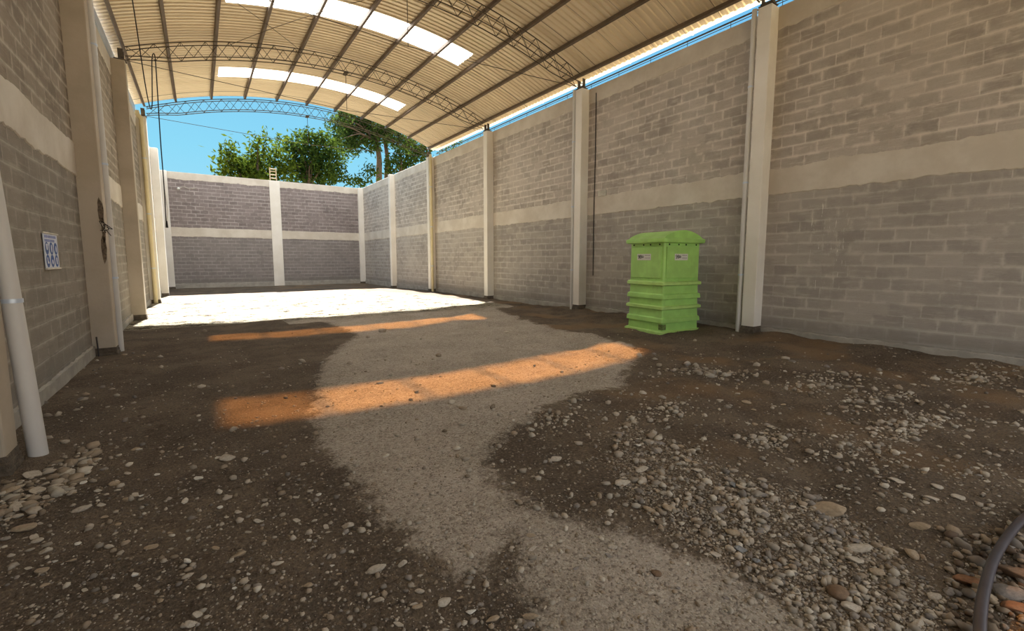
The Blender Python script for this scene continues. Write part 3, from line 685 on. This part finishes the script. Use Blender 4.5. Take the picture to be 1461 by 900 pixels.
# ------------------------------------------------------------------ trees beyond the walls
def leaf_mat(name, c0, c1):
    m, t, b = new_mat(name); q = N(t)
    rn = q.n('ShaderNodeNewGeometry').outputs['Random Per Island']
    c = q.mix(rn, c0, c1)
    t.links.new(c, b.inputs['Base Color']); b.inputs['Roughness'].default_value = .75; b.inputs['Specular IOR Level'].default_value = 0.0
    tr = q.n('ShaderNodeBsdfTranslucent', {'Color': q.mix(.25, c, srgb(110, 126, 36))})
    mx = q.n('ShaderNodeMixShader', {0: .30, 1: b.outputs[0], 2: tr.outputs[0]}); t.links.new(mx.outputs[0], t.nodes['Material Output'].inputs['Surface'])
    return m
LEAF_A = leaf_mat('leaf_mango', srgb(26, 46, 18), srgb(74, 88, 30)); LEAF_B = leaf_mat('leaf_dark', srgb(20, 42, 22), srgb(56, 74, 30)); LEAF_C = leaf_mat('leaf_tall', srgb(24, 46, 28), srgb(62, 82, 40))
BARK = plain('bark', srgb(74, 64, 54), .9, nscale=8, namt=.3, bump=.5)
def tree(lab, base, blobs, mat, trunk, nleaf, lsize, limbs):
    t = thing('leafy_tree', lab, 'tree', base, 0, 'trees beyond the back wall')
    b = MB()
    for tk, r0, r1 in trunk: b.tube(spline(tk, 5), list(np.linspace(r0, r1, (len(tk)-1)*5+1)), 9)
    b.build('trunk', BARK, t, smooth=True)
    top = Vector(trunk[0][0][-1])
    for k in range(limbs):
        bl = blobs[k % len(blobs)]; e_ = Vector(bl[:3]); m_ = (top+e_)/2+Vector((nrs.uniform(-.4, .4), nrs.uniform(-.3, .3), nrs.uniform(-.2, .5)))
        lb = MB(); lb.tube(spline([top-Vector((0, 0, .5)), m_, e_], 4), list(np.linspace(.09, .02, 9)), 6); lb.build('branch', BARK, t, smooth=True)
    tot = sum(bl[3]**2 for bl in blobs); VV = []; k0 = 0
    for bl in blobs:
        n = int(nleaf*bl[3]**2/tot); c = np.array(bl[:3]); r = bl[3]
        # leaves hang in tufts inside each clump
        nt_ = max(6, n//14); tc_ = nrs.normal(size=(nt_, 3)); tc_ /= np.linalg.norm(tc_, axis=1)[:, None]; tc_ *= (r*nrs.uniform(.25, 1.0, nt_)**.6)[:, None]; tc_[:, 2] *= .85
        own = nrs.randint(0, nt_, n)
        pos = c+tc_[own]+nrs.normal(size=(n, 3))*lsize*.8
        d = nrs.normal(size=(n, 3)); d[:, 2] -= .35; d /= np.linalg.norm(d, axis=1)[:, None]
        s_ = np.cross(d, nrs.normal(size=(n, 3))); s_ /= np.linalg.norm(s_, axis=1)[:, None]; nn = np.cross(d, s_)
        L = (lsize*nrs.uniform(.7, 1.35, n))[:, None]
        VV.append(np.stack([pos, pos+d*L*.5+s_*L*.2+nn*L*.06, pos+d*L, pos+d*L*.5-s_*L*.2+nn*L*.06], 1))
    VV = np.concatenate(VV); n = len(VV); F = np.arange(n*4).reshape(n, 4)
    F = np.concatenate([F[:, [0, 1, 2]], F[:, [0, 2, 3]]])
    link('foliage', fast_mesh('foliage', VV.reshape(-1, 3), F), mat, t)
def blob(px, py, Y, rpx):
    p = at_axis(px, py, 1, Y); d = (p-EYE).dot(FWD); return (p.x, p.y, p.z, rpx*d/FPX)
def blobs_px(lst, Y, dy=1.0): return [blob(x, y, Y+nrs.uniform(-dy, dy), r) for x, y, r in lst]
Bl = blobs_px([(326, 212, 9), (323, 228, 12), (335, 238, 14), (352, 234, 14), (345, 246, 16), (318, 244, 9), (368, 206, 9), (372, 220, 12), (366, 238, 14), (385, 240, 15), (377, 195, 4), (396, 200, 6), (395, 222, 10), (405, 236, 14), (360, 255, 16), (395, 258, 16)], 36)
tree('low leafy tree with ragged top behind the back wall, left of the rebar cage', (3.2, 36, -.5), Bl, LEAF_A, [([(3.2, 36, -.5), (3.4, 36, 3), (3.6, 36, 6.2)], .18, .12)], 3000, .34, 10)
Bm = blobs_px([(415, 205, 9), (428, 198, 10), (445, 194, 12), (460, 200, 12), (424, 212, 13), (440, 215, 16), (458, 218, 16), (420, 232, 16), (440, 238, 18), (462, 240, 18), (475, 225, 12), (482, 243, 12), (474, 252, 12), (430, 255, 16), (455, 257, 14), (470, 205, 9), (496, 256, 7)], 38)
tree('dense round dark tree behind the back wall, right of the rebar cage', (7.0, 38, -.5), Bm, LEAF_B, [([(7.0, 38, -.5), (7.1, 38, 4), (7.3, 38, 7.5)], .22, .14)], 5200, .32, 10)
Bt = blobs_px([(478, 178, 10), (488, 168, 12), (500, 176, 14), (515, 176, 14), (495, 190, 15), (482, 200, 12), (512, 195, 17), (530, 188, 15), (548, 190, 14), (528, 205, 12), (505, 208, 14), (560, 198, 12), (575, 205, 11), (490, 215, 9), (545, 180, 12), (580, 200, 12), (520, 165, 14), (500, 160, 10), (560, 185, 12)], 44, 1.5)
tt0 = at_axis(541, 262, 1, 44); tt1 = at_axis(541, 225, 1, 44); tt2 = at_axis(535, 195, 1, 44)
s0 = at_axis(552, 262, 1, 44.5); s1 = at_axis(553, 228, 1, 44.5); s2 = at_axis(548, 195, 1, 44.5)
tree('tallest tree with twin dark trunks, showing under the right part of the roof arch', (tt0.x, 44, -.5), Bt, LEAF_C, [([(tt0.x, 44, -.5), tuple(tt0), tuple(tt1), tuple(tt2)], .36, .2), ([(s0.x, 44.5, -.5), tuple(s0), tuple(s1), tuple(s2)], .32, .16)], 6500, .36, 14)
Br = blobs_px([(562, 232, 9), (570, 222, 10), (583, 228, 10), (598, 222, 10), (590, 212, 12), (605, 215, 9), (575, 240, 8), (555, 242, 7), (610, 208, 9), (625, 206, 8), (640, 203, 7), (652, 200, 5), (562, 250, 6), (522, 256, 6), (530, 245, 8), (512, 258, 7)], 41)
b0 = at_axis(572, 240, 1, 41)
tree('slender bushy tree behind the right corner, beneath the end of the roof truss', (b0.x, 41, -.5), Br, LEAF_B, [([(b0.x, 41, -.5), (b0.x, 41, 4), tuple(b0)], .2, .1)], 2600, .34, 8)

# ------------------------------------------------------------------ hose
hz = lambda p, dz: (p.x, p.y, gz(p.x, p.y)+dz)
hp = [hz(G0(1560, 690), .03), hz(G0(1505, 718), .04), hz(G0(1462, 752), .05), hz(G0(1438, 779), .06), hz(G0(1417, 815), .07), hz(G0(1405, 850), .07), hz(G0(1398, 885), .06), hz(G0(1396, 930), .05), hz(G0(1400, 1000), .03)]
b = MB(); b.tube(spline(hp, 8), .020, 12); tag(b.build('hose', plain('black_hose', srgb(58, 58, 66), .38, nscale=12, namt=.25, spec=.5), smooth=True), 'black plastic hose curving over the stones at lower right corner', 'hose')

# ------------------------------------------------------------------ stones
def ico(sub):
    bm = bmesh.new(); bmesh.ops.create_icosphere(bm, subdivisions=sub, radius=1); V = np.array([v.co[:] for v in bm.verts]); F = np.array([[v.index for v in f.verts] for f in bm.faces]); bm.free(); return V, F
IV, IF = ico(3)
STONE_TINTS = {'pale': srgb(184, 173, 156), 'tan': srgb(166, 148, 124), 'grey': srgb(138, 130, 122), 'blue': srgb(134, 134, 132), 'brown': srgb(126, 104, 84), 'rust': srgb(144, 106, 78), 'white': srgb(212, 207, 196)}
STONE_MAT = {k: plain('stone_'+k, v, .85, nscale=3.5, namt=.22, bump=.35, bscale=14, spec=.25) for k, v in STONE_TINTS.items()}
def stone_mesh(seed, angular):
    V = IV.copy(); out = []
    for v in V:
        n = Vector(v); k = 1+.22*noise.noise(n*1.1+Vector((seed*7.1, 0, 0)))+.08*noise.noise(n*2.7+Vector((0, seed*3.3, 0)))
        p = n*k
        if angular:
            for j in range(5):
                d = Vector((math.sin(seed*3+j*2.1), math.cos(seed*1.7+j*1.3), math.sin(j*1.9+seed))).normalized(); lim = .55+.12*math.sin(seed+j)
                e_ = p.dot(d)-lim
                if e_ > 0: p = p-d*e_*.9
        out.append(p)
    me = fast_mesh('stone', np.array(out), IF); me.shade_smooth()
    return me
PROTO = {}
for k in STONE_TINTS:
    for s_ in range(4):
        me = stone_mesh(s_*1.7+len(k), s_ != 0); me.materials.append(STONE_MAT[k]); PROTO[k, s_] = me
proto_o = {}
def stone(px, py, wpx, hpx, tint, lab, group=None, yaw=None, var=None):
    p = G0(px, py); d = (p-EYE).dot(FWD); var = rnd.randrange(4) if var is None else var
    a_ = wpx*d/FPX/2
    # seen from above at an angle: the picture height mixes depth and height of the stone
    el = math.atan2(CAMZ, math.hypot(p.x, p.y)); h_ = hpx*d/FPX/2; bdep = min(a_*1.1, h_/max(.25, math.sin(el))*.62); c_ = min(a_*.75, max(h_*.75, a_*.3))
    key = (tint, var)
    if key in proto_o: o = proto_o[key].copy()
    else: o = bpy.data.objects.new('stone', PROTO[key]); proto_o[key] = o
    COL.objects.link(o)
    th = -YAW + (rnd.uniform(-.5, .5) if yaw is None else yaw)
    o.location = (p.x, p.y, gz(p.x, p.y)+c_*.45); o.rotation_euler = (rnd.uniform(-.15, .15), rnd.uniform(-.15, .15), th); o.scale = (a_*1.05, bdep, c_)
    tag(o, lab, 'stone'); 
    if 'group' in o: del o['group']
    if group: o['group'] = group
    return o
NAMED = [
 (1181,727,44,24,'tan','large flat tan slab at the edge of the gravel band, lower right',-.25,1), (537,815,25,13,'pale','large pale oval stone alone on dark soil at bottom centre',.3,0),
 (1437,849,36,23,'grey','egg-shaped grey stone just right of the black hose',-.1,0), (1414,857,22,18,'tan','rounded tan stone touching the right side of the hose, left of the grey egg stone',.2,2),
 (1452,872,44,22,'rust','reddish slab in the lower right corner, below the grey egg stone',0,1), (1379,831,34,18,'rust','flat reddish-brown stone left of the black hose',-.2,1),
 (1447,822,52,30,'brown','big brown rock right of the hose, above the grey egg stone',0,2), (1196,849,25,30,'brown','elongated brown stone pointing at the viewer below the gravel band',-.9,0),
 (1214,869,30,17,'pale','flat pale grey stone in front of the elongated brown stone, lower right',.1,1), (1183,758,20,13,'grey','blocky grey stone directly below the large flat tan slab',0,3),
 (1224,781,31,12,'pale','long pale stone in the middle of the gravel band at right',-.15,0), (1303,791,20,16,'tan','rounded tan stone on the dark rut right of the gravel band',.2,2),
 (1312,752,24,13,'tan','flat tan stone on the far side of the rut at right',-.4,1), (1163,798,14,18,'pale','upright pale stone left of the long pale stone in the gravel band',0,3),
 (1219,799,22,11,'pale','pale flat stone just below the long pale stone in the gravel band',-.2,1), (1251,815,19,11,'tan','tan oval stone low in the gravel band at right',0,0),
 (1332,851,17,11,'pale','pale oval stone left of the dark grey pebble near the hose',0,0), (1354,845,18,13,'grey','round dark grey stone between the pale oval stone and hose',0,2),
 (793,655,15,9,'pale','pale oval stone on dark soil just right of the grey track',.2,0), (910,637,10,7,'white','small bright white stone in the upper part of the gravel band',0,2),
 (574,808,13,15,'pale','round pale stone right of the large oval stone, bottom centre',0,2), (633,862,19,14,'pale','pale egg stone at bottom centre, right of the small flat one',.6,0),
 (599,847,13,8,'pale','small flat pale stone below the round pale stone, bottom centre',-.2,0), (440,839,14,11,'tan','lumpy tan stone on dark soil at bottom, left of centre',.2,3),
 (35,757,28,10,'tan','long yellowish stone on the dark soil near the left edge',.35,0), (216,780,18,7,'tan','thin leaf-shaped tan stone on the dark soil at left',.2,0),
 (754,890,17,13,'grey','round grey stone at bottom edge beside the grey track',0,2), (757,878,23,10,'tan','flat tan stone directly behind the round grey one at the bottom edge',-.05,1),
 (1045,692,12,12,'blue','blue-grey stone at the right edge of the upper gravel band',0,3), (1055,784,17,11,'blue','blue-grey angular stone at the lower edge of the gravel band',-.2,1),
 (1079,800,12,9,'blue','small blue-grey stone right of the angular blue-grey one',0,3), (963,779,9,15,'pale','narrow pale upright stone where gravel band meets the grey track',-.8,0),
 (937,817,15,10,'brown','brown stone lying alone on the grey track at lower right',-.6,0), (955,729,18,10,'tan','tan oval stone on the left side of the gravel band',-.1,0),
 (273,893,19,14,'pale','largest pale stone of the cluster at the bottom edge, left',.2,3), (281,881,13,12,'pale','pale angular stone behind the largest one of the bottom left cluster',.3,1),
 (1336,700,13,8,'pale','pale oval stone on brown soil near the right edge, past the rut',0,0), (1366,715,16,9,'pale','pale flat stone on brown soil near right edge, third past the rut',-.2,1), (1278,689,18,8,'pale','pale pointed stone on the smooth brown soil at right',-.6,1),
 (60,816,16,9,'tan','rounded tan stone near the left edge below the yellowish stone',.3,0), (65,788,14,12,'pale','round pale stone near the left edge, right of the yellowish stone',0,2), (193,820,10,10,'white','small round white stone on dark soil at left',0,2)]
for px, py, w_, h_, tn, lab, yw, vr in NAMED: stone(px, py, w_, h_, tn, lab, None, yw, vr)
def in_poly(x, y, poly):
    c = False; j = len(poly)-1
    for i in range(len(poly)):
        if ((poly[i][1] > y) != (poly[j][1] > y)) and x < (poly[j][0]-poly[i][0])*(y-poly[i][1])/(poly[j][1]-poly[i][1])+poly[i][0]: c = not c
        j = i
    return c
ZONES = [
 ('pale loose stone scattered on the dark damp soil of the left foreground', 'loose stones on the dark soil at left', [(0,690),(180,640),(420,640),(560,760),(700,850),(720,900),(0,900)], 86, ['pale','pale','pale','white','tan']),
 ('grey or tan stone lying in the dense gravel band at lower right', 'stones of the gravel band', BAND_PX, 92, ['pale','tan','grey','pale','tan','pale']),
 ('flat pale stone in the rubble at the foot of the thick grey pipe', 'rubble by the grey pipe', [(0,690),(70,660),(150,632),(130,680),(60,730),(0,760)], 26, ['pale','tan','pale']),
 ('pale stone on the brown soil between gravel band and right wall', 'stones on the brown soil at right', [(1000,560),(1200,520),(1461,560),(1461,740),(1330,720),(1150,660)], 34, ['pale','tan','pale']),
 ('small stone half sunk in the grey gravel track', 'stones in the grey track', [(720,760),(860,770),(1100,850),(1140,900),(780,900)], 12, ['pale','grey','tan']),
 ('reddish or grey stone heaped right of the black hose in the lower right corner', 'stones right of the hose', [(1405,880),(1420,840),(1461,780),(1500,780),(1500,925),(1405,925)], 10, ['rust','tan','grey','rust'])]
for lab, grp, poly, n, tints in ZONES:
    x0, x1 = min(p[0] for p in poly), max(p[0] for p in poly); y0, y1 = min(p[1] for p in poly), max(p[1] for p in poly); k = 0; tries = 0
    while k < n and tries < 20000:
        tries += 1; x, y = rnd.uniform(x0, x1), rnd.uniform(y0, y1)
        if not in_poly(x, y, poly): continue
        if any(abs(x-q_[0]) < (q_[2]*.6+6) and abs(y-q_[1]) < (q_[3]*.6+5) for q_ in NAMED): continue
        s_ = min(22, 6.5*rnd.random()**-.40)*(1.1 if 'foot' in lab else 1)
        if y < 640: s_ = min(s_, 11)
        if 'heaped' in lab: s_ *= 1.5
        stone(x, y, s_, s_*rnd.uniform(.42, .72), rnd.choice(tints), lab, grp); k += 1

# countless gravel: one object
def gravel():
    TV, TF = ico(1); bm_v = []; cols = []; faces = []; cnt = 0
    tracks = TRACK_PX
    pal = np.array([srgb(172, 160, 143)[:3], srgb(152, 136, 116)[:3], srgb(140, 131, 121)[:3], srgb(188, 178, 161)[:3], srgb(118, 100, 84)[:3]])
    tries = 0
    POS = []; 
    def put(x, y, size_px, fl, ci, sink):
        p = G0(x, y); d = (p-EYE).dot(FWD)
        if p.x < WL+.03 or p.x > WR-.05 or p.y > 17 or p.y < -1: return
        if p.x < WL+.45 and any(yc-.1 < p.y < yc+CW+.15 for yc in COLY): return
        POS.append((p.x, p.y, gz(p.x, p.y), size_px*d/FPX/2, fl, ci, sink))
    heap = ZONES[2][2]; clus = [(1175,545,60,14),(1250,570,60,14),(1285,615,50,12),(1100,625,40,16),(945,590,60,18),(790,600,60,20),(1215,640,60,20),(1010,530,80,14),(1400,540,60,12),(1320,600,70,14)]
    # even scatter
    for _ in range(38000):
        y = 470+(rnd.random()**.75)*560; x = rnd.uniform(-60, 1540)
        if y < 500 and rnd.random() < .5: continue
        tr = in_poly(x, y, tracks); bd_ = in_poly(x, y, BAND_PX)
        u_ = rnd.random()
        if not tr and not bd_ and u_ > (.36 if x < 700 else .45): continue
        if tr and u_ > .4: continue
        s_ = min(12, (1.7 if not tr else 1.4)*(1.0 if y < 640 else 1.2)*rnd.random()**-.47)
        put(x, y, s_, rnd.uniform(.4, .8), (rnd.choice([0, 0, 3, 1, 2]) if not tr else rnd.choice([0, 3, 3, 0, 1])), rnd.uniform(0, .5))
    for _ in range(4500):
        y = rnd.uniform(600, 905); x = rnd.uniform(850, 1370)
        if in_poly(x, y, BAND_PX): put(x, y, min(15, 3.0*rnd.random()**-.5), rnd.uniform(.4, .8), rnd.choice([0, 1, 2, 3, 0]), rnd.uniform(0, .4))
    for _ in range(700):
        x, y = rnd.uniform(0, 160), rnd.uniform(620, 765)
        if in_poly(x, y, heap): put(x, y, min(20, 5*rnd.random()**-.5), rnd.uniform(.3, .6), rnd.choice([0, 1, 1, 3]), 0)
    for cx, cy, rx, ry in clus:
        for _ in range(160):
            put(cx+nrs.normal()*rx*.55, cy+nrs.normal()*ry*.55, min(11, 2.4*rnd.random()**-.5), rnd.uniform(.4, .8), rnd.choice([0, 3, 1, 0]), rnd.uniform(0, .4))
    for _ in range(500):
        put(rnd.uniform(1350, 1560), rnd.uniform(760, 980), min(22, 6*rnd.random()**-.45), rnd.uniform(.5, .8), rnd.choice([1, 1, 4, 2]), 0)
    P = np.array([p[:6]+(p[6],) for p in POS]); n = len(P); nv = len(TV)
    # each pebble its own lumpy shape
    Rz = nrs.uniform(0, 6.28, n); V = np.repeat(TV[None], n, 0)*(1+nrs.normal(size=(n, nv, 1))*.17)
    V[:, :, 0] *= P[:, 3, None]*nrs.uniform(.85, 1.25, n)[:, None]; V[:, :, 1] *= P[:, 3, None]*nrs.uniform(.6, 1.0, n)[:, None]; V[:, :, 2] *= (P[:, 3]*P[:, 4])[:, None]
    c, s_ = np.cos(Rz)[:, None], np.sin(Rz)[:, None]; X = V[:, :, 0]*c-V[:, :, 1]*s_; Y = V[:, :, 0]*s_+V[:, :, 1]*c
    V[:, :, 0] = X+P[:, 0, None]; V[:, :, 1] = Y+P[:, 1, None]; V[:, :, 2] += (P[:, 2]+P[:, 3]*P[:, 4]*(.6-P[:, 6]))[:, None]
    F = (TF[None]+(np.arange(n)*nv)[:, None, None]).reshape(-1, 3)
    me = fast_mesh('gravel', V.reshape(-1, 3), F)
    col = pal[P[:, 5].astype(int)]*nrs.uniform(.65, 1.15, (n, 1)); col = np.concatenate([col, np.ones((n, 1))], 1)
    a_ = me.color_attributes.new('tint', 'FLOAT_COLOR', 'POINT'); a_.data.foreach_set('color', np.repeat(col, nv, 0).astype(np.float32).ravel())
    m, t, b = new_mat('gravel'); q = N(t); at = q.n('ShaderNodeAttribute', attribute_name='tint').outputs['Color']
    nz = q.noise(q.pos(), 60, 3).outputs['Fac']; cc = q.mix(q.math('MULTIPLY', q.step(nz, .5, .8), .3), at, srgb(92, 76, 60))
    t.links.new(cc, b.inputs['Base Color']); b.inputs['Roughness'].default_value = .9; b.inputs['Specular IOR Level'].default_value = .15
    tag(link('gravel', me, m), 'countless small pebbles and grit strewn over the dirt floor', 'gravel', kind='stuff')
gravel()
